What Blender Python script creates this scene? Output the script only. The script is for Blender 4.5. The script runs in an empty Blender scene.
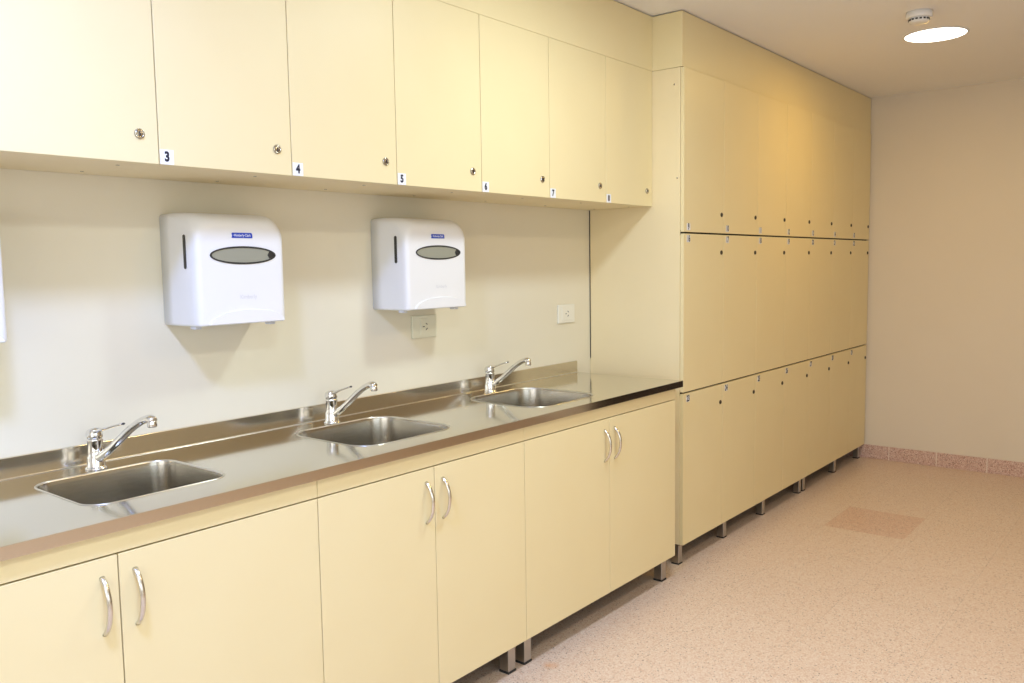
import bpy, bmesh, math
from mathutils import Vector, Matrix

C = bpy.context.scene.collection
scene = bpy.context.scene

# ------------------------------------------------------------------ materials
def new_mat(name):
    m = bpy.data.materials.new(name); m.use_nodes = True
    nt = m.node_tree
    b = nt.nodes['Principled BSDF']
    return m, nt, b

def simple(name, col, rough=.5, metal=0., spec=.5, coat=0.):
    m, nt, b = new_mat(name)
    b.inputs['Base Color'].default_value = (*col, 1)
    b.inputs['Roughness'].default_value = rough
    b.inputs['Metallic'].default_value = metal
    b.inputs['Specular IOR Level'].default_value = spec
    b.inputs['Coat Weight'].default_value = coat
    return m

def coords(nt, scale=(1, 1, 1)):
    tc = nt.nodes.new('ShaderNodeTexCoord'); mp = nt.nodes.new('ShaderNodeMapping')
    mp.inputs['Scale'].default_value = scale
    nt.links.new(tc.outputs['Object'], mp.inputs['Vector'])
    return mp.outputs['Vector']

def noisy(name, a, c, scale, rough, detail=3, stretch=(1, 1, 1), bump=0., spec=.5, metal=0.):
    m, nt, b = new_mat(name)
    v = coords(nt, stretch)
    n = nt.nodes.new('ShaderNodeTexNoise'); n.inputs['Scale'].default_value = scale; n.inputs['Detail'].default_value = detail
    nt.links.new(v, n.inputs['Vector'])
    r = nt.nodes.new('ShaderNodeValToRGB')
    r.color_ramp.elements[0].position = .3; r.color_ramp.elements[1].position = .7
    r.color_ramp.elements[0].color = (*a, 1); r.color_ramp.elements[1].color = (*c, 1)
    nt.links.new(n.outputs['Fac'], r.inputs['Fac']); nt.links.new(r.outputs['Color'], b.inputs['Base Color'])
    b.inputs['Roughness'].default_value = rough
    b.inputs['Specular IOR Level'].default_value = spec
    b.inputs['Metallic'].default_value = metal
    if bump:
        bp = nt.nodes.new('ShaderNodeBump'); bp.inputs['Strength'].default_value = bump; bp.inputs['Distance'].default_value = .002
        nt.links.new(n.outputs['Fac'], bp.inputs['Height']); nt.links.new(bp.outputs['Normal'], b.inputs['Normal'])
    return m

def speckle(name, base, light, dark, pink, tile=None, stain=False, rough=.32):
    """vinyl / terrazzo: fine chips of several tones, optional tile grid"""
    m, nt, b = new_mat(name)
    L = nt.links
    v = coords(nt)
    def chips(scale, thresh, w):
        vo = nt.nodes.new('ShaderNodeTexVoronoi'); vo.inputs['Scale'].default_value = scale
        ofs = nt.nodes.new('ShaderNodeVectorMath'); ofs.operation = 'ADD'; ofs.inputs[1].default_value = (w, w * 2, w * 3)
        L.new(v, ofs.inputs[0]); L.new(ofs.outputs[0], vo.inputs['Vector'])
        sep = nt.nodes.new('ShaderNodeSeparateColor'); L.new(vo.outputs['Color'], sep.inputs[0])
        g = nt.nodes.new('ShaderNodeMath'); g.operation = 'GREATER_THAN'; g.inputs[1].default_value = thresh
        L.new(sep.outputs[0], g.inputs[0]); return g.outputs[0]
    def mix(fac, a, c):
        mx = nt.nodes.new('ShaderNodeMix'); mx.data_type = 'RGBA'
        if isinstance(fac, float): mx.inputs[0].default_value = fac
        else: L.new(fac, mx.inputs[0])
        for i, q in ((6, a), (7, c)):
            if isinstance(q, tuple): mx.inputs[i].default_value = (*q, 1)
            else: L.new(q, mx.inputs[i])
        return mx.outputs[2]
    n = nt.nodes.new('ShaderNodeTexNoise'); n.inputs['Scale'].default_value = 2.2; n.inputs['Detail'].default_value = 4
    L.new(v, n.inputs['Vector'])
    col = mix(n.outputs['Fac'], tuple(x * .97 for x in base), tuple(min(1, x * 1.03) for x in base))
    col = mix(chips(190, .62, 1.1), col, pink)
    col = mix(chips(240, .70, 4.7), col, light)
    col = mix(chips(270, .972, 8.3), col, dark)
    if tile:
        ox, oy, w, h = tile
        sx = nt.nodes.new('ShaderNodeSeparateXYZ'); L.new(v, sx.inputs[0])
        lines = []
        cells = []
        for o_, s_, k in ((ox, w, 0), (oy, h, 1)):
            a = nt.nodes.new('ShaderNodeMath'); a.operation = 'SUBTRACT'; a.inputs[1].default_value = o_; L.new(sx.outputs[k], a.inputs[0])
            d = nt.nodes.new('ShaderNodeMath'); d.operation = 'DIVIDE'; d.inputs[1].default_value = s_; L.new(a.outputs[0], d.inputs[0])
            f = nt.nodes.new('ShaderNodeMath'); f.operation = 'FRACT'; L.new(d.outputs[0], f.inputs[0])
            l = nt.nodes.new('ShaderNodeMath'); l.operation = 'LESS_THAN'; l.inputs[1].default_value = .0022 / s_; L.new(f.outputs[0], l.inputs[0])
            fl = nt.nodes.new('ShaderNodeMath'); fl.operation = 'FLOOR'; L.new(d.outputs[0], fl.inputs[0])
            lines.append(l.outputs[0]); cells.append(fl.outputs[0])
        cx = nt.nodes.new('ShaderNodeCombineXYZ'); L.new(cells[0], cx.inputs[0]); L.new(cells[1], cx.inputs[1])
        wn = nt.nodes.new('ShaderNodeTexWhiteNoise'); wn.noise_dimensions = '3D'; L.new(cx.outputs[0], wn.inputs['Vector'])
        sc = nt.nodes.new('ShaderNodeMath'); sc.operation = 'MULTIPLY'; sc.inputs[1].default_value = .16; L.new(wn.outputs['Value'], sc.inputs[0])
        col = mix(sc.outputs[0], col, pink)
        mx = nt.nodes.new('ShaderNodeMath'); mx.operation = 'MAXIMUM'; L.new(lines[0], mx.inputs[0]); L.new(lines[1], mx.inputs[1])
        s2 = nt.nodes.new('ShaderNodeMath'); s2.operation = 'MULTIPLY'; s2.inputs[1].default_value = .3; L.new(mx.outputs[0], s2.inputs[0])
        col = mix(s2.outputs[0], col, tuple(x * .45 for x in pink))
    if stain:
        ds = nt.nodes.new('ShaderNodeVectorMath'); ds.operation = 'DISTANCE'; ds.inputs[1].default_value = (STAIN[0], STAIN[1], 0)
        L.new(v, ds.inputs[0])
        n2 = nt.nodes.new('ShaderNodeTexNoise'); n2.inputs['Scale'].default_value = 60; L.new(v, n2.inputs['Vector'])
        mr = nt.nodes.new('ShaderNodeMapRange'); mr.inputs[1].default_value = .035; mr.inputs[2].default_value = .01
        L.new(ds.outputs['Value'], mr.inputs[0])
        ml = nt.nodes.new('ShaderNodeMath'); ml.operation = 'MULTIPLY'; L.new(mr.outputs[0], ml.inputs[0]); L.new(n2.outputs['Fac'], ml.inputs[1])
        col = mix(ml.outputs[0], col, (.75, .38, .16))
    L.new(col, b.inputs['Base Color'])
    b.inputs['Roughness'].default_value = rough
    b.inputs['Specular IOR Level'].default_value = .35
    return m

STAIN = (2.33, -.60)
CREAM = (.87, .735, .45)
M = {}
M['laminate'] = noisy('cream_laminate', (.845, .725, .435), (.855, .74, .45), 5, .42, spec=.35)
M['underside'] = simple('dark_shade_board', (.07, .055, .045), .8)  # for unseen boards added to deepen the shade under the cabinets
M['edge'] = simple('cream_edge_band', (.90, .80, .56), .5)
M['carcass'] = noisy('cream_carcass', (.86, .73, .46), (.88, .75, .48), 4, .5, spec=.3)
M['wall'] = noisy('white_wall_paint', (.80, .74, .58), (.815, .755, .595), 3, .6, bump=.03, spec=.25)
M['far_wall'] = noisy('beige_wall_paint', (.79, .715, .59), (.805, .73, .605), 3, .6, bump=.03, spec=.25)
M['ceiling'] = noisy('ceiling_paint', (.93, .915, .885), (.935, .92, .89), 2, .8, spec=.2)
M['floor'] = speckle('speckled_floor_tile', (.76, .60, .48), (.82, .69, .58), (.30, .21, .16), (.69, .50, .38), tile=(4.505, -1.222, .44, .402), stain=True)
M['floor_patch'] = speckle('darker_floor_tile', (.70, .48, .36), (.76, .58, .46), (.2, .12, .09), (.60, .37, .27))
M['granite'] = speckle('pink_terrazzo', (.66, .46, .38), (.78, .62, .54), (.22, .13, .11), (.52, .31, .25))
M['grout'] = simple('grout', (.85, .74, .64), .8)
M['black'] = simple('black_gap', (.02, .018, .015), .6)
M['dark_door'] = noisy('dark_wood_door', (.022, .014, .009), (.035, .022, .013), 6, .5, stretch=(1, 1, .1))
M['chrome'] = simple('chrome', (.80, .80, .80), .05, 1.)
M['nickel'] = simple('satin_nickel', (.72, .70, .66), .22, 1.)
M['lock'] = simple('lock_metal', (.50, .47, .41), .2, 1.)
M['lock_dark'] = simple('dark_lock_metal', (.10, .085, .06), .3, 1.)
M['leg'] = simple('brushed_leg', (.50, .48, .45), .3, 1.)
M['rubber'] = simple('rubber', (.03, .03, .03), .7)
M['white_plastic'] = noisy('white_plastic', (.84, .845, .855), (.86, .865, .875), 3, .3, spec=.5)
M['grey_plastic'] = simple('grey_plastic', (.62, .63, .66), .4)
M['relief'] = simple('embossed_plastic', (.70, .71, .75), .35)
M['dark_plastic'] = simple('dark_plastic', (.03, .03, .03), .35)
M['smoke'] = simple('smoked_window', (.33, .33, .26), .12, spec=.6)
M['blue'] = simple('blue_badge', (.012, .06, .50), .35)
M['badge_white'] = simple('badge_white', (.9, .92, .95), .5)
M['sticker'] = simple('sticker_white', (.86, .88, .95), .5)
M['ink'] = simple('ink', (.008, .010, .03), .6)
M['socket'] = simple('ivory_socket', (.80, .78, .62), .4)
M['socket_white'] = simple('white_socket', (.86, .83, .72), .4)
M['frame_white'] = simple('painted_frame', (.8, .8, .78), .5)

def brushed(name, col, rough, scale=(2, 240, 240), bump=.04):
    m, nt, b = new_mat(name)
    v = coords(nt, scale)
    n = nt.nodes.new('ShaderNodeTexNoise'); n.inputs['Scale'].default_value = 3; n.inputs['Detail'].default_value = 5
    nt.links.new(v, n.inputs['Vector'])
    mr = nt.nodes.new('ShaderNodeMapRange'); mr.inputs[3].default_value = rough * .8; mr.inputs[4].default_value = rough * 1.25
    nt.links.new(n.outputs['Fac'], mr.inputs[0]); nt.links.new(mr.outputs[0], b.inputs['Roughness'])
    bp = nt.nodes.new('ShaderNodeBump'); bp.inputs['Strength'].default_value = bump; bp.inputs['Distance'].default_value = .0006
    nt.links.new(n.outputs['Fac'], bp.inputs['Height']); nt.links.new(bp.outputs['Normal'], b.inputs['Normal'])
    b.inputs['Base Color'].default_value = (*col, 1); b.inputs['Metallic'].default_value = 1
    return m
M['steel'] = brushed('stainless_top', (.70, .68, .62), .10, bump=.015)
M['steel_lip'] = brushed('stainless_edge', (.70, .64, .56), .09, bump=.012)
M['steel_splash'] = brushed('stainless_splash', (.68, .64, .56), .17, bump=.03)
M['steel_bowl'] = brushed('stainless_bowl', (.46, .435, .38), .24, scale=(8, 8, 160), bump=.006)
M['rim'] = simple('polished_rim', (.74, .72, .66), .28, 1.)

def emit(name, col, s):
    m, nt, b = new_mat(name)
    b.inputs['Base Color'].default_value = (.9, .9, .9, 1)
    b.inputs['Emission Color'].default_value = (*col, 1); b.inputs['Emission Strength'].default_value = s
    return m
M['glow'] = emit('lamp_diffuser', (1, .93, .80), 5)
M['fill_glow'] = emit('fill_glow_pane', (.93, .97, 1), .5)  # glowing panes of the added windows, out of view

# ------------------------------------------------------------------ mesh helpers
def box(bm, x0, x1, y0, y1, z0, z1, bev=0., mi=0, seg=2):
    g = bmesh.ops.create_cube(bm, size=1)
    vs = g['verts']
    bmesh.ops.scale(bm, verts=vs, vec=(abs(x1 - x0), abs(y1 - y0), abs(z1 - z0)))
    bmesh.ops.translate(bm, verts=vs, vec=((x0 + x1) / 2, (y0 + y1) / 2, (z0 + z1) / 2))
    fs = set(f for v in vs for f in v.link_faces)
    for f in fs: f.material_index = mi
    if bev:
        es = list(set(e for v in vs for e in v.link_edges))
        r = bmesh.ops.bevel(bm, geom=es, offset=bev, segments=seg, profile=.5, affect='EDGES', clamp_overlap=True)
        for f in r['faces']: f.material_index = mi

def lathe(bm, prof, cx=0, cy=0, cz=0, n=32, mat=None, mi=0):
    """profile [(r,z)] round the z axis; mat = Matrix to orient"""
    rings = []
    M4 = mat or Matrix.Identity(4)
    for r, z in prof:
        if r < 1e-6: rings.append([bm.verts.new(Vector((cx, cy, cz)) + (M4 @ Vector((0, 0, z))))])
        else: rings.append([bm.verts.new(Vector((cx, cy, cz)) + (M4 @ Vector((r * math.cos(2 * math.pi * k / n), r * math.sin(2 * math.pi * k / n), z)))) for k in range(n)])
    for a, b in zip(rings, rings[1:]):
        for k in range(n):
            k2 = (k + 1) % n
            if len(a) == 1 and len(b) == 1: continue
            if len(a) == 1: f = bm.faces.new((a[0], b[k2], b[k]))
            elif len(b) == 1: f = bm.faces.new((a[k], a[k2], b[0]))
            else: f = bm.faces.new((a[k], a[k2], b[k2], b[k]))
            f.smooth = True; f.material_index = mi

def tube(bm, pts, rads, n=14, mi=0, squash=None):
    """tube through pts with radii; optional squash=(axis vec, factor)"""
    pts = [Vector(p) for p in pts]
    if not isinstance(rads, (list, tuple)): rads = [rads] * len(pts)
    rings = []
    ref = Vector((1, 0, 0))
    for i, p in enumerate(pts):
        t = (pts[min(i + 1, len(pts) - 1)] - pts[max(i - 1, 0)]).normalized()
        u = (ref - t * ref.dot(t)).normalized(); w = t.cross(u)
        ring = []
        for k in range(n):
            a = 2 * math.pi * k / n
            du = math.cos(a) * rads[i]; dw = math.sin(a) * rads[i]
            if squash: dw *= squash
            ring.append(bm.verts.new(p + u * du + w * dw))
        rings.append(ring)
    for a, b in zip(rings, rings[1:]):
        for k in range(n):
            f = bm.faces.new((a[k], a[(k + 1) % n], b[(k + 1) % n], b[k])); f.smooth = True; f.material_index = mi
    for r in (rings[0], rings[-1]):
        f = bm.faces.new(r); f.material_index = mi

def bez(p0, p1, p2, p3, n=14):
    o = []
    for i in range(n + 1):
        t = i / n
        o.append(tuple((1 - t) ** 3 * a + 3 * (1 - t) ** 2 * t * b + 3 * (1 - t) * t * t * c + t ** 3 * d for a, b, c, d in zip(p0, p1, p2, p3)))
    return o

def obj(name, bm, mats, parent=None, fix=True):
    if fix: bmesh.ops.recalc_face_normals(bm, faces=bm.faces)
    me = bpy.data.meshes.new(name); bm.to_mesh(me); bm.free()
    for m in (mats if isinstance(mats, (list, tuple)) else [mats]): me.materials.append(m)
    o = bpy.data.objects.new(name, me); C.objects.link(o)
    if parent:
        o.parent = parent
    return o

def B(): return bmesh.new()

def local(o, root):
    """shift mesh so that the part hangs under an Empty standing at root location"""
    o.data.transform(Matrix.Translation(-Vector(root)))
    return o

def thing(name, label, cat, loc, group=None):
    o = bpy.data.objects.new(name, None); C.objects.link(o)
    o.empty_display_size = .05
    o.location = loc; o['label'] = label; o['category'] = cat
    if group: o['group'] = group
    return o

def tag(o, label, cat, group=None):
    o['label'] = label; o['category'] = cat
    if group: o['group'] = group
    return o

def struct(name, bm, mats):
    o = obj(name, bm, mats); o['kind'] = 'structure'; return o

class Thing:
    """Empty + parts given in world coordinates"""
    def __init__(s, name, label, cat, loc, group=None):
        s.loc = Vector(loc); s.root = thing(name, label, cat, loc, group)
    def part(s, name, bm, mats, parent=None, label=None):
        o = obj(name, bm, mats, parent or s.root)
        o.data.transform(Matrix.Translation(-s.loc))
        if label: o['label'] = label
        return o

def text_faces(bm, txt, size, origin, right, up, mi, bold=.0, align='CENTER', squeeze=1.):
    """flat glyph faces of txt, standing in the plane right/up at origin"""
    cu = bpy.data.curves.new('glyphs', 'FONT'); cu.body = txt; cu.size = size; cu.align_x = align; cu.align_y = 'CENTER'; cu.offset = bold
    cu.resolution_u = 4
    to = bpy.data.objects.new('glyphs', cu); C.objects.link(to)
    dg = bpy.context.evaluated_depsgraph_get(); dg.update()
    me = bpy.data.meshes.new_from_object(to.evaluated_get(dg))
    right = Vector(right).normalized(); up = Vector(up).normalized(); o = Vector(origin)
    vm = [bm.verts.new(o + right * v.co.x * squeeze + up * v.co.y) for v in me.vertices]
    for p in me.polygons:
        try:
            f = bm.faces.new([vm[i] for i in p.vertices]); f.material_index = mi
        except ValueError: pass
    bpy.data.objects.remove(to); bpy.data.curves.remove(cu); bpy.data.meshes.remove(me)

# ------------------------------------------------------------------ dimensions
ZC = 2.535; XW = 6.268; YF = -4.4; XL = -1.7
YU, YL, YB, YC = -.350, -.5105, -.5575, -.5765
ZU, ZUT = 1.679, 2.2885

# ------------------------------------------------------------------ room shell
# floor with one replaced, darker tile
bm = B()
xs = [XL, 4.505, 4.945, XW + 1.6]; ys = [YF, -1.222, -.820, .05]
grid = [[bm.verts.new((x, y, 0)) for y in ys] for x in xs]
for i in range(3):
    for j in range(3):
        f = bm.faces.new((grid[i][j], grid[i + 1][j], grid[i + 1][j + 1], grid[i][j + 1]))
        if i == 1 and j == 1: f.material_index = 1
r = bmesh.ops.extrude_face_region(bm, geom=bm.faces[:])
bmesh.ops.translate(bm, verts=[v for v in r['geom'] if isinstance(v, bmesh.types.BMVert)], vec=(0, 0, -.08))
struct('floor', bm, [M['floor'], M['floor_patch']])
bm = B(); box(bm, XL - .1, XW + 1.6, YF - .1, .1, ZC, ZC + .1); struct('ceiling', bm, M['ceiling'])
bm = B(); box(bm, XL - .1, XW + .1, 0, .1, 0, ZC); struct('wall_back', bm, M['wall'])
# far wall with a doorway out of the frame
DY0, DY1, DZ = -3.05, -1.66, 2.1
bm = B()
box(bm, XW, XW + .12, DY1, 0, 0, ZC); box(bm, XW, XW + .12, YF, DY0, 0, ZC); box(bm, XW, XW + .12, DY0, DY1, DZ, ZC)
struct('wall_far', bm, M['far_wall'])
bm = B(); box(bm, XW + .05, XW + .09, DY0, DY1, .004, DZ, .002)
box(bm, XW + .046, XW + .0495, DY0 + .12, DY1 - .12, .25, .95, .001); box(bm, XW + .046, XW + .0495, DY0 + .12, DY1 - .12, 1.15, 1.95, .001)
struct('door_1', bm, M['dark_door'])
# front wall (behind the camera) with an added, unseen window for fill light
WX0, WX1, WZ0, WZ1 = -1.1, 1.7, .95, 2.25
bm = B()
box(bm, XL - .1, WX0, YF - .12, YF, 0, ZC); box(bm, WX1, XW + .1, YF - .12, YF, 0, ZC)
box(bm, WX0, WX1, YF - .12, YF, 0, WZ0); box(bm, WX0, WX1, YF - .12, YF, WZ1, ZC)
struct('wall_front', bm, M['wall'])
bm = B()
for x in (WX0 + .02, (WX0 + WX1) / 2, WX1 - .02): box(bm, x - .02, x + .02, YF - .08, YF - .03, WZ0, WZ1, .003)
for z in (WZ0 + .02, WZ1 - .02): box(bm, WX0 + .04, WX1 - .04, YF - .08, YF - .03, z - .02, z + .02, .003)
w = struct('added_window_1', bm, M['frame_white'])
bm = B(); box(bm, WX0, WX1, YF - .11, YF - .10, WZ0, WZ1); obj('fill_pane', bm, M['fill_glow'], w)
LY0, LY1 = -3.6, -1.2  # opening in the left wall for a second added, unseen fill window
bm = B()
box(bm, XL - .1, XL, YF, LY0, 0, ZC); box(bm, XL - .1, XL, LY1, 0, 0, ZC)
box(bm, XL - .1, XL, LY0, LY1, 0, WZ0); box(bm, XL - .1, XL, LY0, LY1, WZ1, ZC)
struct('wall_left', bm, M['wall'])
bm = B()
for y in (LY0 + .02, (LY0 + LY1) / 2, LY1 - .02): box(bm, XL - .08, XL - .03, y - .02, y + .02, WZ0, WZ1, .003)
for z in (WZ0 + .02, WZ1 - .02): box(bm, XL - .08, XL - .03, LY0 + .04, LY1 - .04, z - .02, z + .02, .003)
w = struct('added_window_2', bm, M['frame_white'])
bm = B(); box(bm, XL - .098, XL - .09, LY0, LY1, WZ0, WZ1); obj('fill_pane', bm, M['fill_glow'], w)

# baseboard along the far wall: terrazzo pieces with joints
bm = B()
ye = -.02; js = [-.37, -.675, -.983, -1.29, -1.60, -1.652]
prev = -.02
for j in js:
    box(bm, XW - .012, XW, j + .003, prev - .003, 0, .0966, .0015); prev = j
box(bm, XW - .0095, XW, js[-1], -.02, 0, .0955, 0, 1)
struct('baseboard_far', bm, [M['granite'], M['grout']])

# bulkheads above the cabinets
bm = B(); box(bm, .33, 3.4915, YU, -.002, ZUT + .0007, ZC - .005, .001); struct('trim_1', bm, M['laminate'])
bm = B(); box(bm, 3.4925, XW - .008, -.5009, -.002, ZUT + .0007, ZC - .005, .0015); struct('trim_2', bm, M['laminate'])

# ------------------------------------------------------------------ locks, number stickers, handles
def lock_bm(x, y, z, r=.012):
    bm = B()
    R = Matrix.Rotation(math.pi / 2, 4, 'X')      # z axis -> -y
    lathe(bm, [(0, 0.0), (r, 0), (r, .0025), (r * .86, .0042), (r * .72, .0042), (r * .68, .0028), (r * .60, .0032), (0, .0034)], x, y, z, 24, R, 0)
    box(bm, x - r * .12, x + r * .12, y - .0042, y - .0030, z - r * .42, z + r * .42, 0, 1)
    return bm

def sticker_bm(txt, x0, z0, y, w=.034, h=.034, size=.026, squeeze=.95, bold=.0016):
    bm = B()
    box(bm, x0, x0 + w, y - .0008, y, z0, z0 + h)
    text_faces(bm, txt, size, (x0 + w / 2, y - .0011, z0 + h / 2), (1, 0, 0), (0, 0, 1), 1, bold=bold, squeeze=squeeze)
    return bm

# ------------------------------------------------------------------ wall cabinets (doors 1 to 8)
ux = [.33, .712, 1.0958, 1.486, 1.8864, 2.2942, 2.6975, 3.1007, 3.4915]
for k in range(4):
    a, m_, b_ = ux[2 * k], ux[2 * k + 1], ux[2 * k + 2]
    n1, n2 = 2 * k + 1, 2 * k + 2
    lab = {0: 'leftmost cream wall cabinet, cut off by the photo edge before door 3',
           1: 'cream wall cabinet with doors numbered 3 and 4 above the left paper towel dispenser',
           2: 'cream wall cabinet with doors numbered 5 and 6 above the right paper towel dispenser',
           3: 'cream wall cabinet with doors numbered 7 and 8 meeting the tall lockers'}[k]
    t = Thing('wall_cabinet', lab, 'cabinet', (a, 0, ZU), 'wall cabinets above the sinks')
    bm = B()
    yb = YU + .0185
    box(bm, a + .0005, a + .018, yb, -.001, ZU + .001, ZUT, .0006); box(bm, b_ - .018, b_ - .0005, yb, -.001, ZU + .001, ZUT, .0006)
    box(bm, m_ - .009, m_ + .009, yb, -.012, ZU + .02, ZUT - .02)
    box(bm, a + .018, b_ - .018, yb, -.001, ZU + .001, ZU + .019, .0006); box(bm, a + .018, b_ - .018, yb, -.001, ZUT - .018, ZUT)
    box(bm, a + .018, b_ - .018, -.012, -.004, ZU + .019, ZUT - .018)
    t.part('body', bm, M['carcass'])
    for (p, q, n) in ((a, m_, n1), (m_, b_, n2)):
        bm = B(); box(bm, p + .0014, q - .0014, YU, YU + .018, ZU, ZUT, .0012)
        d = t.part('door', bm, M['laminate'], label='cabinet door numbered %d' % n if n > 2 else None)
        d['label'] = 'cream cabinet door numbered %d' % n if n > 2 else 'cream cabinet door with its number out of view'
        t.part('lock', lock_bm(q - .048, YU - .0002, ZU + .068, .0125), [M['lock'], M['ink']], d)
        if n > 2: t.part('number_sticker', sticker_bm(str(n), p + .002, ZU + .001, YU - .0002, .035, .036, .032, .85), [M['sticker'], M['ink']], d, 'white sticker printed %d' % n)
    for sx in (m_ - .06, b_ - .06):
        for sy in (-.26, -.07):
            bm = B(); lathe(bm, [(0, -.0012), (.0045, -.0008), (.005, .0002), (0, .0002)], sx, sy, ZU + .0008, 12)
            t.part('screw', bm, M['lock'])

# ------------------------------------------------------------------ tall lockers: 3 rows by 7 columns
lx = [3.4935, 3.9081, 4.3115, 4.7092, 5.0968, 5.4883, 5.8735, 6.2427]
rows = [(.1018, .8157), (.8237, 1.5500), (1.5582, 2.2855)]
XS = 3.4925
def locker_unit(a, b_, cols, label):
    t = Thing('locker_cabinet', label, 'lockers', (a, 0, 0), 'tall banks of numbered lockers')
    yb = YL + .0185
    bm = B()
    box(bm, a, a + .018, yb, -.001, .1018, 2.2875, .0008); box(bm, b_ - .018, b_, yb, -.001, .1018, 2.2875, .0008)
    for c in cols[1:]: box(bm, lx[c] - .009, lx[c] + .009, yb, -.012, .12, 2.27)
    for z0, z1 in ((.1018, .1198), (2.2695, 2.2875)): box(bm, a + .018, b_ - .018, yb, -.001, z0, z1)
    box(bm, a + .018, b_ - .018, -.010, -.002, .12, 2.27)
    t.part('body', bm, M['carcass'])
    bm = B(); box(bm, a + .001, b_ - .001, yb + .001, -.002, .0985, .1012); t.part('shade_board', bm, M['underside'], label='dark board added unseen to deepen the shade below')  # added out of sight so the shadow underneath goes darker
    for c in cols[1:]:
        bm = B(); box(bm, lx[c] - .005, lx[c] + .005, yb - .0011, yb - .0003, .12, 2.27); t.part('gap_strip', bm, M['black'], label='black strip standing for the shade between two columns of doors')  # seam shade between columns put in as black strips
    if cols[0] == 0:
        bm = B(); box(bm, a - .0012, a - .0001, -.0055, -.0008, .956, 1.678); t.part('shadow_gap_strip', bm, M['black'], label='black strip standing for the shadow gap between side panel and wall')  # shadow gap at the wall drawn as a thin black strip
    for zz in (.8197, 1.5541):
        bm = B(); box(bm, a + .002, b_ - .0005, yb - .0012, yb - .0002, zz - .012, zz + .012)
        t.part('gap_strip', bm, M['black'], label='dark strip between two rows of doors')
    for r in range(3):
        for c in cols:
            z0, z1 = rows[r]; p, q = lx[c], lx[c + 1]
            bm = B(); box(bm, p + .0013, q - .0013, YL, YL + .0168, z0, z1, .0005)
            n = 9 + (2 - r) * 7 + c
            d = t.part('door', bm, M['laminate'])
            d['label'] = 'locker door numbered %d' % n
            lz = {2: 1.647, 1: 1.465, 0: .7275}[r]
            sz = {2: 1.566, 1: 1.512, 0: .775}[r]
            t.part('lock', lock_bm(q - .0275, YL - .0002, lz, .0105), [M['lock_dark'], M['ink']], d)
            t.part('number_sticker', sticker_bm(str(n), p + (.030 if c == 0 else .024), sz, YL - .0002, .032, .031, .040, .72, .0015), [M['sticker'], M['ink']], d, 'white sticker printed %d' % n)
    # square legs, two rows
    lgs = [a + .03] + ([4.005, 4.505] if cols[0] == 0 else [5.70]) + [b_ - .035]
    for x in lgs:
        for y in (-.465, -.09):
            bm = B(); box(bm, x - .018, x + .018, y - .018, y + .018, .006, .1018, .002)
            lg = t.part('leg', bm, M['leg'])
            bm = B(); box(bm, x - .0195, x + .0195, y - .0195, y + .0195, 0, .0065, .001); t.part('foot', bm, M['rubber'], lg)
    return t
tA = locker_unit(XS, 5.0960, [0, 1, 2, 3], 'nearer tall cream locker bank, first four columns, with doors 9 to 12 on top')
tB = locker_unit(5.0975, 6.2475, [4, 5, 6], 'farther tall cream locker bank, last three columns against the beige end wall')
# cover caps on the exposed side panel
for z, y in ((2.215, -.462), (1.80, -.478)):
    bm = B(); lathe(bm, [(0, .0008), (.004, .0006), (.0045, -.0002), (0, -.0002)], XS, y, z, 12, Matrix.Rotation(-math.pi / 2, 4, 'Y'))
    tA.part('screw', bm, M['lock'])

# ------------------------------------------------------------------ base cabinets
bx = [(.3085, .8398, 1.3720), (1.3720, 1.8100, 2.2511), (2.2511, 2.7929, 3.3321)]
ZB, ZD = .1107, .8166
labs = ['leftmost cream base cabinet under the left sink, cut off by the photo edge',
        'middle cream base cabinet with two narrow doors under the middle sink',
        'right cream base cabinet under the right sink, next to the lockers']
for (a, m_, b_), lab in zip(bx, labs):
    t = Thing('base_cabinet', lab, 'cabinet', (a, 0, 0), 'base cabinets under the steel worktop')
    yb = YB + .0185
    bm = B()
    zt = .8705
    box(bm, a + .0006, a + .018, yb, -.03, ZB + .002, zt, .0006); box(bm, b_ - .018, b_ - .0006, yb, -.03, ZB + .002, zt, .0006)
    box(bm, a + .018, b_ - .018, yb, -.03, ZB + .002, ZB + .02)
    box(bm, a + .018, b_ - .018, -.040, -.032, ZB + .02, zt)
    t.part('body', bm, M['carcass'])
    bm = B(); box(bm, a + .001, b_ - .001, yb + .001, -.031, ZB - .0015, ZB + .0015); t.part('shade_board', bm, M['underside'], label='dark board added unseen to deepen the shade below')  # same added board, darkens the shadow under the base cabinets
    bm = B(); box(bm, a + .0008, b_ - .0008, YB, YB + .018, ZD + .004, zt, .0008); t.part('fascia', bm, M['laminate'])
    bm = B(); box(bm, a + .019, b_ - .019, YB + .019, YB + .022, ZD - .02, ZD + .02); t.part('gap_strip', bm, M['black'])
    for i, (p, q) in enumerate(((a, m_), (m_, b_))):
        bm = B(); box(bm, p + .0014, q - .0014, YB, YB + .018, ZB, ZD, .0012)
        d = t.part('door', bm, M['laminate'])
        hx = q - .036 if i == 0 else p + .036
        bm = B()
        path = bez((hx, YB + .001, .775), (hx, YB - .038, .752), (hx, YB - .038, .678), (hx, YB + .001, .650), 18)
        tube(bm, path, [.0062] * len(path), 14, squash=.75)
        t.part('handle', bm, M['nickel'], d, 'bow shaped metal handle')
    for x in (a + .045, b_ - .045):
        for y in (-.505, -.12):
            bm = B(); box(bm, x - .02, x + .02, y - .02, y + .02, .008, ZB + .002, .002)
            lg = t.part('leg', bm, M['leg'])
            bm = B(); box(bm, x - .0215, x + .0215, y - .0215, y + .0215, 0, .0085, .001); t.part('foot', bm, M['rubber'], lg)
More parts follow.
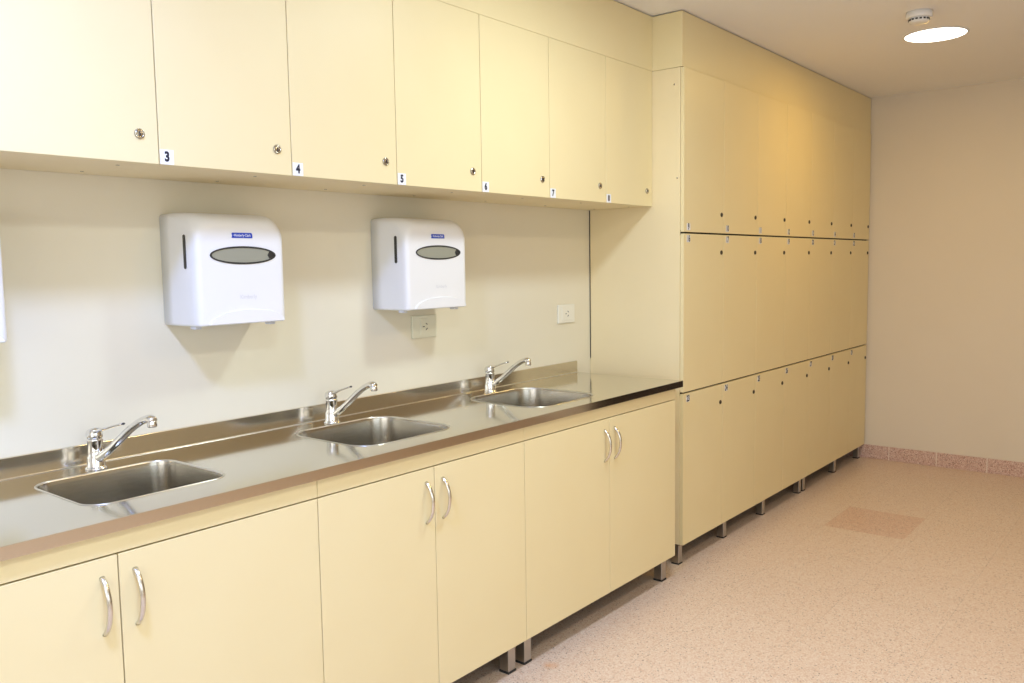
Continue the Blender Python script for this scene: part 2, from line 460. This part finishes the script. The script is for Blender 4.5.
# narrow filler between the last base cabinet and the lockers
bm = B(); box(bm, 3.3345, 3.3640, -.53, -.03, .1127, .8700, .001)
t.part('filler_panel', bm, M['carcass'], label='narrow recessed filler panel beside the lockers')

# ------------------------------------------------------------------ steel worktop with cut-outs
sinks = [(.836, 1.193, -.449, -.122, .055), (1.605, 2.008, -.482, -.113, .08), (2.420, 2.838, -.494, -.111, .095)]
def rrect(x0, x1, y0, y1, R, n=10):
    o = []
    for cx, cy, a0 in ((x1 - R, y1 - R, 0), (x0 + R, y1 - R, 90), (x0 + R, y0 + R, 180), (x1 - R, y0 + R, 270)):
        for i in range(n + 1):
            a = math.radians(a0 + 90 * i / n); o.append((cx + R * math.cos(a), cy + R * math.sin(a)))
    return o
cu = bpy.data.curves.new('plate', 'CURVE'); cu.dimensions = '2D'; cu.fill_mode = 'BOTH'; cu.extrude = .001
X0C, X1C = .300, 3.3649
for loop in [[(X0C, YC), (X1C, YC), (X1C, -.001), (X0C, -.001)]] + [rrect(*s) for s in sinks]:
    sp = cu.splines.new('POLY'); sp.points.add(len(loop) - 1); sp.use_cyclic_u = True
    for i, (x, y) in enumerate(loop): sp.points[i].co = (x, y, 0, 1)
to = bpy.data.objects.new('plate', cu); C.objects.link(to)
dg = bpy.context.evaluated_depsgraph_get(); dg.update()
me = bpy.data.meshes.new_from_object(to.evaluated_get(dg))
bpy.data.objects.remove(to)
wt = thing('worktop', 'long stainless steel worktop with three sink cut-outs on the base cabinets', 'worktop', (0, 0, .9))
me.transform(Matrix.Translation((0, 0, -.001)))
me.materials.clear(); me.materials.append(M['steel'])
top = bpy.data.objects.new('top_sheet', me); C.objects.link(top); top.parent = wt
def wpart(name, bm, m, label=None):
    o = obj(name, bm, m, wt); o.data.transform(Matrix.Translation((0, 0, -.9)))
    if label: o['label'] = label
    return o
bm = B(); box(bm, X0C, X1C, YC - .0005, YC + .0012, .8715, .8995, .0004); box(bm, X0C, X1C, YC + .0012, YC + .015, .8715, .8727)
box(bm, X1C - .0012, X1C + .0005, YC + .002, -.002, .8715, .8995, .0004)
box(bm, X0C, X0C + .0012, YC + .002, -.002, .8715, .8978)
wpart('front_edge', bm, M['steel_lip'], 'turned-down front edge')
bm = B(); box(bm, X0C, X1C, -.0113, -.0005, .9003, .9549, .0012); wpart('backsplash', bm, M['steel_splash'], 'low upstand against the wall')
bm = B()
pf = [(-.0112, .9002), (-.0135, .9002), (-.0126, .9006), (-.0118, .9014), (-.0114, .9024), (-.0112, .9024)]
e0 = [bm.verts.new((X0C, y, z)) for y, z in pf]; e1 = [bm.verts.new((X1C - .001, y, z)) for y, z in pf]
bm.faces.new(e0); bm.faces.new(e1)
for k in range(6): bm.faces.new((e0[k], e0[(k + 1) % 6], e1[(k + 1) % 6], e1[k]))
wpart('weld_fillet', bm, M['rim'], 'bright seam between worktop and upstand')

for i, (x0, x1, y0, y1, R) in enumerate(sinks):
    lab = ['pressed steel sink bowl at the left end of the worktop, nearest the camera', 'middle of the three pressed steel sink bowls in the worktop',
           'pressed steel sink bowl nearest the tall lockers'][i]
    cx, cy = (x0 + x1) / 2, (y0 + y1) / 2
    t = Thing('sink_basin', lab, 'sink', (cx, cy, .9), 'sink bowls in the steel worktop')
    bm = B()
    rings = []
    D = .15
    st = [(-.0035, .0003), (-.0030, .0014), (-.0012, .0021), (.0012, .0012), (.0022, -.002), (.004, -.012), (.009, -D * .55), (.013, -D * .78), (.022, -D * .92), (.042, -D * .99), (.075, -D - .001)]
    for ins, z in st:
        rr = max(R - ins * .9, .03)
        rings.append([bm.verts.new((x, y, .9 + z)) for x, y in rrect(x0 + ins, x1 - ins, y0 + ins, y1 - ins, rr)])
    for ri, (a, b_) in enumerate(zip(rings, rings[1:])):
        for k in range(len(a)):
            f = bm.faces.new((a[k], a[(k + 1) % len(a)], b_[(k + 1) % len(a)], b_[k])); f.smooth = True
            if ri < 4: f.material_index = 1
    # flat bottom falling to the drain
    n = len(rings[-1])
    dr = [bm.verts.new((cx + .043 * math.cos(2 * math.pi * (k + .5) / n), cy + .043 * math.sin(2 * math.pi * (k + .5) / n), .9 - D - .004)) for k in range(n)]
    off = min(range(n), key=lambda s: (Vector(dr[s].co) - Vector(rings[-1][0].co)).length)
    for k in range(n):
        f = bm.faces.new((rings[-1][k], rings[-1][(k + 1) % n], dr[(k + 1 + off) % n], dr[(k + off) % n])); f.smooth = True
    o = t.part('bowl', bm, [M['steel_bowl'], M['rim']])
    bm = B(); lathe(bm, [(.045, -.001), (.044, .001), (.036, .0005), (.030, -.006), (.022, -.008), (.006, -.008), (.005, -.004), (0, -.004)], cx, cy, .9 - D - .004, 28)
    t.part('drain', bm, M['rim'])

# ------------------------------------------------------------------ mixer taps
def tap(x, y, lab, dx=.02, reach=.19, top=1.043):
    t = Thing('mixer_tap', lab, 'tap', (x, y, .9), 'chrome mixer taps')
    bm = B()
    lathe(bm, [(0, .0003), (.0275, .0003), (.0275, .0035), (.0245, .006), (.0225, .010), (.0225, .030), (.0215, .033), (.0198, .037), (.0190, .074), (.0200, .076), (.0200, .080), (.0178, .082), (0, .082)], x, y, .9, 32)
    t.part('body', bm, M['chrome'])
    bm = B()
    lathe(bm, [(0, .0825), (.0185, .0825), (.0205, .086), (.0208, .094), (.0195, .101), (.0165, .106), (.010, .1085), (0, .109)], x, y + .001, .9, 28)
    for v in bm.verts:      # wedge-shaped cap: higher towards the lever
        k = (v.co.z - .9825) / .027
        if k > .2: v.co.z += -(v.co.y - y) * .28 * k; v.co.y += .004 * k
    hd = t.part('lever_cap', bm, M['chrome'])
    ly = reach * (.52 if dx > .04 else .47)
    bm = B()
    path = bez((x, y - .006, .999), (x + dx * .1, y - ly * .35, 1.010), (x + dx * .25, y - ly * .65, 1.020), (x + dx * .5, y - ly, 1.028), 12)
    tube(bm, path, [.0125, .0120, .0112, .0104, .0096, .009, .0084, .008, .0078, .0076, .0078, .0082, .0065], 12, squash=.40)
    t.part('lever', bm, M['chrome'], hd)
    q = reach
    bm = B()
    path = bez((x, y - .004, .926), (x + dx * .2, y - q * .40, .958), (x + dx * .55, y - q * .62, top - .022), (x + dx * .88, y - q * .88, top - .003), 16)
    path += [(x + dx * .93, y - q * .93, top), (x + dx * .97, y - q * .97, top), (x + dx, y - q, top - .002), (x + dx * 1.03, y - q * 1.03, top - .0055)]
    rad = [.0125, .0125] + [.0112] * 3 + [.0104] * 6 + [.0100] * 6 + [.0105, .0112, .0115, .0105]
    tube(bm, path, rad[:len(path)], 16)
    sp = t.part('spout', bm, M['chrome'])
    bm = B(); lathe(bm, [(0, -.0145), (.0075, -.0145), (.0112, -.014), (.0118, -.011), (.0118, .000), (.0095, .004), (0, .005)], x + dx * 1.0, y - q, top - .006, 22)
    t.part('aerator', bm, M['chrome'], sp)
    bm = B(); e = path and (x + dx * .5, y - ly, 1.028)
    lathe(bm, [(0, .0), (.003, .0004), (.003, .0030), (0, .0034)], e[0], e[1] - .0002, e[2], 12, Matrix.Rotation(math.pi / 2, 4, 'X'))
    t.part('index_button', bm, M['dark_plastic'], hd)
tap(1.022, -.082, 'chrome mixer tap behind the left sink, nearest the camera', .052, .205, 1.046)
tap(1.812, -.080, 'chrome mixer tap behind the middle sink', .028, .182, 1.040)
tap(2.636, -.078, 'chrome mixer tap behind the sink nearest the lockers', .024, .182, 1.040)

# ------------------------------------------------------------------ paper towel dispensers
def dispenser(x0, w, z0, z1, lab, text=True):
    t = Thing('towel_dispenser', lab, 'dispenser', (x0 + w / 2, 0, z0), 'white paper towel dispensers on the wall')
    x1 = x0 + w; D = .175
    def loop(ins, top, y, R, bot=0.):
        Rt = R; Rb = .008
        pts = []
        a0, a1, b0, b1 = x0 + ins, x1 - ins, z0 + bot, z1 - top
        for cx, cz, r_, s in ((a1 - Rt, b1 - Rt, Rt, 0), (a0 + Rt, b1 - Rt, Rt, 90), (a0 + Rb, b0 + Rb, Rb, 180), (a1 - Rb, b0 + Rb, Rb, 270)):
            for i in range(9):
                a = math.radians(s + 90 * i / 8); pts.append((cx + r_ * math.cos(a), y, cz + r_ * math.sin(a)))
        return pts
    bm = B()
    st = [(.0, .0, -.001, .012, .0), (.0, -.002, -.055, .018, .0), (.0, -.001, -.095, .028, .0), (.0005, .004, -.130, .040, .0), (.002, .012, -.153, .048, .0), (.005, .020, -.166, .051, .0), (.010, .028, -.1735, .053, .001), (.017, .038, -.1765, .052, .003), (.024, .047, -.1770, .050, .006)]
    rings = [[bm.verts.new(p) for p in loop(a, b_, c, d, e)] for a, b_, c, d, e in st]
    n = len(rings[0])
    for a, b_ in zip(rings, rings[1:]):
        for k in range(n):
            f = bm.faces.new((a[k], a[(k + 1) % n], b_[(k + 1) % n], b_[k])); f.smooth = True
    bm.faces.new(rings[0]); bm.faces.new(rings[-1])
    t.part('cover', bm, M['white_plastic'])
    yf = -.1773
    cx = x0 + w * .515; cz = z0 + (z1 - z0) * .622
    def ell(a, b_, cx_, cz_, n=40): return [(cx_ + a * math.cos(2 * math.pi * k / n), cz_ + b_ * math.sin(2 * math.pi * k / n)) for k in range(n)]
    A, Bv = w * .36, .0260
    bm = B(); o1 = ell(A, Bv, cx, cz); o2 = ell(A - .0055, Bv - .0050, cx, cz)
    va = [bm.verts.new((x, yf + .001, z)) for x, z in o1]; vb = [bm.verts.new((x, yf - .0018, z)) for x, z in o1]; vc = [bm.verts.new((x, yf - .0018, z)) for x, z in o2]; vd = [bm.verts.new((x, yf - .0002, z)) for x, z in o2]
    for p, q in ((va, vb), (vb, vc), (vc, vd)):
        for k in range(40): bm.faces.new((p[k], p[(k + 1) % 40], q[(k + 1) % 40], q[k]))
    fr = t.part('window_rim', bm, M['dark_plastic'], label='thin black rim of the oval window')
    bm = B(); bm.faces.new([bm.verts.new((x, yf - .0003, z)) for x, z in o2])
    r = bmesh.ops.extrude_face_region(bm, geom=bm.faces[:]); bmesh.ops.translate(bm, verts=[v for v in r['geom'] if isinstance(v, bmesh.types.BMVert)], vec=(0, .001, 0))
    t.part('window_pane', bm, M['smoke'], fr, 'grey smoked oval window')
    # dark core end seen at the right of the window
    bm = B()
    pts = [(x, z) for x, z in ell(A - .0057, Bv - .0052, cx, cz, 60) if x > cx + A * .80]
    pts.sort(key=lambda p: math.atan2(p[1] - cz, p[0] - cx))
    left = [(cx + A * .80, pts[-1][1]), (cx + A * .74, cz), (cx + A * .80, pts[0][1])]
    fv = [bm.verts.new((x, yf - .0006, z)) for x, z in pts + left[:2] + [left[2]]]
    bm.faces.new(fv); t.part('roll_end', bm, M['dark_plastic'], fr)
    # badge
    bw, bh = .034, .0075; bcx, bcz = x0 + w * .505, z0 + (z1 - z0) * .80
    bm = B()
    outl = [(-bw, -bh), (bw, -bh), (bw, bh * .2), (bw * .92, bh), (-bw * .92, bh), (-bw, bh * .6), (-bw * .93, 0)]
    fa = [bm.verts.new((bcx + x, yf - .0012, bcz + z)) for x, z in outl]; fb = [bm.verts.new((bcx + x, yf + .003, bcz + z)) for x, z in outl]
    bm.faces.new(fa)
    for k in range(len(fa)): bm.faces.new((fa[k], fa[(k + 1) % len(fa)], fb[(k + 1) % len(fa)], fb[k]))
    text_faces(bm, '\u2022Kimberly-Clark', .0105, (bcx, yf - .0015, bcz), (1, 0, 0), (0, 0, 1), 1, bold=.0001, squeeze=.82)
    t.part('badge', bm, [M['blue'], M['badge_white']], label='small blue badge with white lettering')
    # embossed script
    bm = B(); text_faces(bm, 'Kimberly', .017, (x0 + w * .55, yf - .0004, z0 + (z1 - z0) * .245), (1, 0, 0), (0, 0, 1), 0, squeeze=.9)
    t.part('embossed_script', bm, M['relief'])
    # arched towel outlet at the bottom
    bm = B(); ac = x0 + w * .54; aw = w * .42; ah = .040
    pa = [(ac + aw * math.cos(math.pi * k / 24), z0 + .004 + ah * math.sin(math.pi * k / 24)) for k in range(25)]
    f0 = [bm.verts.new((x, yf + .002, z)) for x, z in pa]; f1 = [bm.verts.new((ac + (x - ac) * .97, yf - .0045, z0 + .003 + (z - z0 - .003) * .93)) for x, z in pa]
    bm.faces.new(f1)
    for k in range(25): bm.faces.new((f0[k], f0[(k + 1) % 25], f1[(k + 1) % 25], f1[k]))
    t.part('outlet_arch', bm, M['white_plastic'])
    # side slot
    bm = B()
    sy, szc, sh = -.128, z0 + (z1 - z0) * .655, .048
    outl = [(sy + .006 * math.cos(a), szc + (sh - .006) * (1 if math.sin(a) > 0 else -1) + .006 * math.sin(a)) for a in [math.pi * k / 12 + .01 for k in range(24)]]
    f0 = [bm.verts.new((x0 - .0012, y, z)) for y, z in outl]; f1 = [bm.verts.new((x0 + .001, y, z)) for y, z in outl]
    bm.faces.new(f0)
    for k in range(len(f0)): bm.faces.new((f0[k], f0[(k + 1) % len(f0)], f1[(k + 1) % len(f0)], f1[k]))
    t.part('side_slot', bm, M['dark_plastic'])
    for fx in (x0 + .018, x1 - .038):
        bm = B(); box(bm, fx - .011, fx + .011, -.150, -.125, z0 - .009, z0 + .002, .003); t.part('latch_tab', bm, M['grey_plastic'])
dispenser(1.278, .302, 1.262, 1.582, 'white paper towel dispenser above the left sink')
dispenser(2.080, .322, 1.266, 1.594, 'white paper towel dispenser above a wall socket and the middle sink')
dispenser(.495, .306, 1.258, 1.578, 'white dispenser barely showing at the left edge of the photo')

# ------------------------------------------------------------------ wall sockets
def socket(x0, x1, z0, z1, lab, m, ins):
    t = Thing('wall_socket', lab, 'socket', ((x0 + x1) / 2, 0, z0), 'wall sockets on the white wall')
    bm = B(); box(bm, x0, x1, -.009, -.0002, z0, z1, .003); p = t.part('cover_plate', bm, m)
    cx, cz = (x0 + x1) / 2, (z0 + z1) / 2
    bm = B(); box(bm, cx - ins, cx + ins, -.0115, -.008, z0 + .012, z1 - .012, .0015); t.part('insert', bm, m)
    bm = B()
    for ang, dx, dz in ((125, .007, .010), (55, .007, -.010), (90, -.009, 0)):
        b2 = B(); box(b2, -.0016, .0016, -.0125, -.0112, -.0048, .0048)
        bmesh.ops.rotate(b2, verts=b2.verts, cent=(0, 0, 0), matrix=Matrix.Rotation(math.radians(ang), 3, 'Y'))
        bmesh.ops.translate(b2, verts=b2.verts, vec=(cx + dx, 0, cz + dz))
        tmp = bpy.data.meshes.new('t'); b2.to_mesh(tmp); bm.from_mesh(tmp); b2.free(); bpy.data.meshes.remove(tmp)
    t.part('pin_holes', bm, M['dark_plastic'])
socket(2.268, 2.402, 1.145, 1.232, 'ivory wall socket just under the right paper towel dispenser', M['socket'], .024)
socket(3.217, 3.350, 1.143, 1.230, 'white wall socket beside the tall lockers', M['socket_white'], .040)

# ------------------------------------------------------------------ ceiling lamps and detector
LAMP_AND_FILL_XY = [(4.735, -1.25), (2.45, -1.25), (.35, -1.25), (4.74, -2.5), (2.45, -2.5), (.35, -2.5)]  # first is the real lamp; the others are added fill without fixtures
def lamp(x, y, lab, first):
    t = Thing('ceiling_lamp', lab, 'lamp', (x, y, ZC), 'round recessed ceiling lamps')
    bm = B(); lathe(bm, [(.140, -.0005), (.149, -.0005), (.149, -.003), (.146, -.005), (.142, -.005), (.140, -.003), (.140, -.0005)], x, y, ZC, 48)
    t.part('ring', bm, M['frame_white'])
    bm = B(); lathe(bm, [(0, -.0035), (.1395, -.0035), (.1395, -.001)], x, y, ZC, 48); t.part('diffuser', bm, M['glow'])
lamp(*LAMP_AND_FILL_XY[0], 'round glowing lamp recessed in the ceiling beside the smoke detector', True)
t = Thing('smoke_detector', 'small round white smoke detector on the ceiling beside the round lamp', 'detector', (4.262, -1.288, ZC))
bm = B(); lathe(bm, [(0, 0), (.056, 0), (.056, -.024), (.053, -.028), (0, -.028)], 4.262, -1.288, ZC - .0005, 36); t.part('base', bm, M['white_plastic'])
bm = B(); lathe(bm, [(0, -.0285), (.042, -.0285), (.043, -.040), (.041, -.045), (.028, -.049), (0, -.050)], 4.262, -1.288, ZC - .0005, 36); hd = t.part('sensor_head', bm, M['white_plastic'])
for k in range(16):
    a = 2 * math.pi * k / 16
    bm = B(); box(bm, -.005, .005, -.0012, .0012, -.0035, .0035)
    bmesh.ops.transform(bm, verts=bm.verts, matrix=Matrix.Translation((4.262 + .0432 * math.cos(a), -1.288 + .0432 * math.sin(a), ZC - .036)) @ Matrix.Rotation(a + math.pi / 2, 4, 'Z'))
    t.part('vent_slot', bm, M['dark_plastic'], hd)

def area(name, loc, size, power, col, rot=(0, 0, 0), sy=None):
    l = bpy.data.lights.new(name, 'AREA'); l.energy = power; l.color = col
    if sy: l.shape = 'RECTANGLE'; l.size = size; l.size_y = sy
    else: l.shape = 'DISK'; l.size = size
    o = bpy.data.objects.new(name, l); C.objects.link(o); o.location = loc; o.rotation_euler = rot
    return o
LIGHTS = [(7.2, (1.0, 0.597, 0.069)), (16, (0.844, 0.975, 1.0)), (38, (0.316, 0.461, 1.0)), (2.2, (1.0, 0.682, 0.364)), (11.5, (1.0, 0.696, 0.261)), (25, (0.66, 0.84, 1.0)), (13, (0.769, 0.908, 1.0)), (16, (1.0, 0.988, 0.938))]
for i, (x, y) in enumerate(LAMP_AND_FILL_XY):
    area('lamp_or_fill_light', (x, y, ZC - .012), .27, *LIGHTS[i])
area('fill_window_light', ((WX0 + WX1) / 2, YF - .02, (WZ0 + WZ1) / 2), WX1 - WX0 - .1, *LIGHTS[6], (math.radians(90), 0, 0), WZ1 - WZ0 - .1)  # fill light added at the unseen front window
area('fill_window_light', (XL - .02, (LY0 + LY1) / 2, (WZ0 + WZ1) / 2), WZ1 - WZ0 - .1, *LIGHTS[7], (0, math.radians(-90), 0), LY1 - LY0 - .1)  # second added fill, at the unseen left window

# ------------------------------------------------------------------ world and camera
w = bpy.data.worlds.new('world'); scene.world = w; w.use_nodes = True
w.node_tree.nodes['Background'].inputs[0].default_value = (1, .92, .82, 1)
w.node_tree.nodes['Background'].inputs[1].default_value = .0

cam = bpy.data.cameras.new('camera'); co = bpy.data.objects.new('camera', cam); C.objects.link(co); scene.camera = co
yaw, pitch, roll, f = .8889, -.0905, -.0153, 849.14
fw = Vector((math.sin(yaw) * math.cos(pitch), math.cos(yaw) * math.cos(pitch), math.sin(pitch)))
r0 = Vector((math.cos(yaw), -math.sin(yaw), 0)); u0 = r0.cross(fw)
r_ = r0 * math.cos(roll) + u0 * math.sin(roll); u_ = -r0 * math.sin(roll) + u0 * math.cos(roll)
co.matrix_world = Matrix(((r_.x, u_.x, -fw.x, 0), (r_.y, u_.y, -fw.y, -2.3378), (r_.z, u_.z, -fw.z, 1.4226), (0, 0, 0, 1)))
cam.sensor_width = 36; cam.lens = f / 1024 * 36; cam.clip_start = .02

vs = scene.view_settings
vs.view_transform = 'Standard'; vs.look = 'None'; vs.gamma = 1; vs.exposure = 0; vs.use_curve_mapping = False
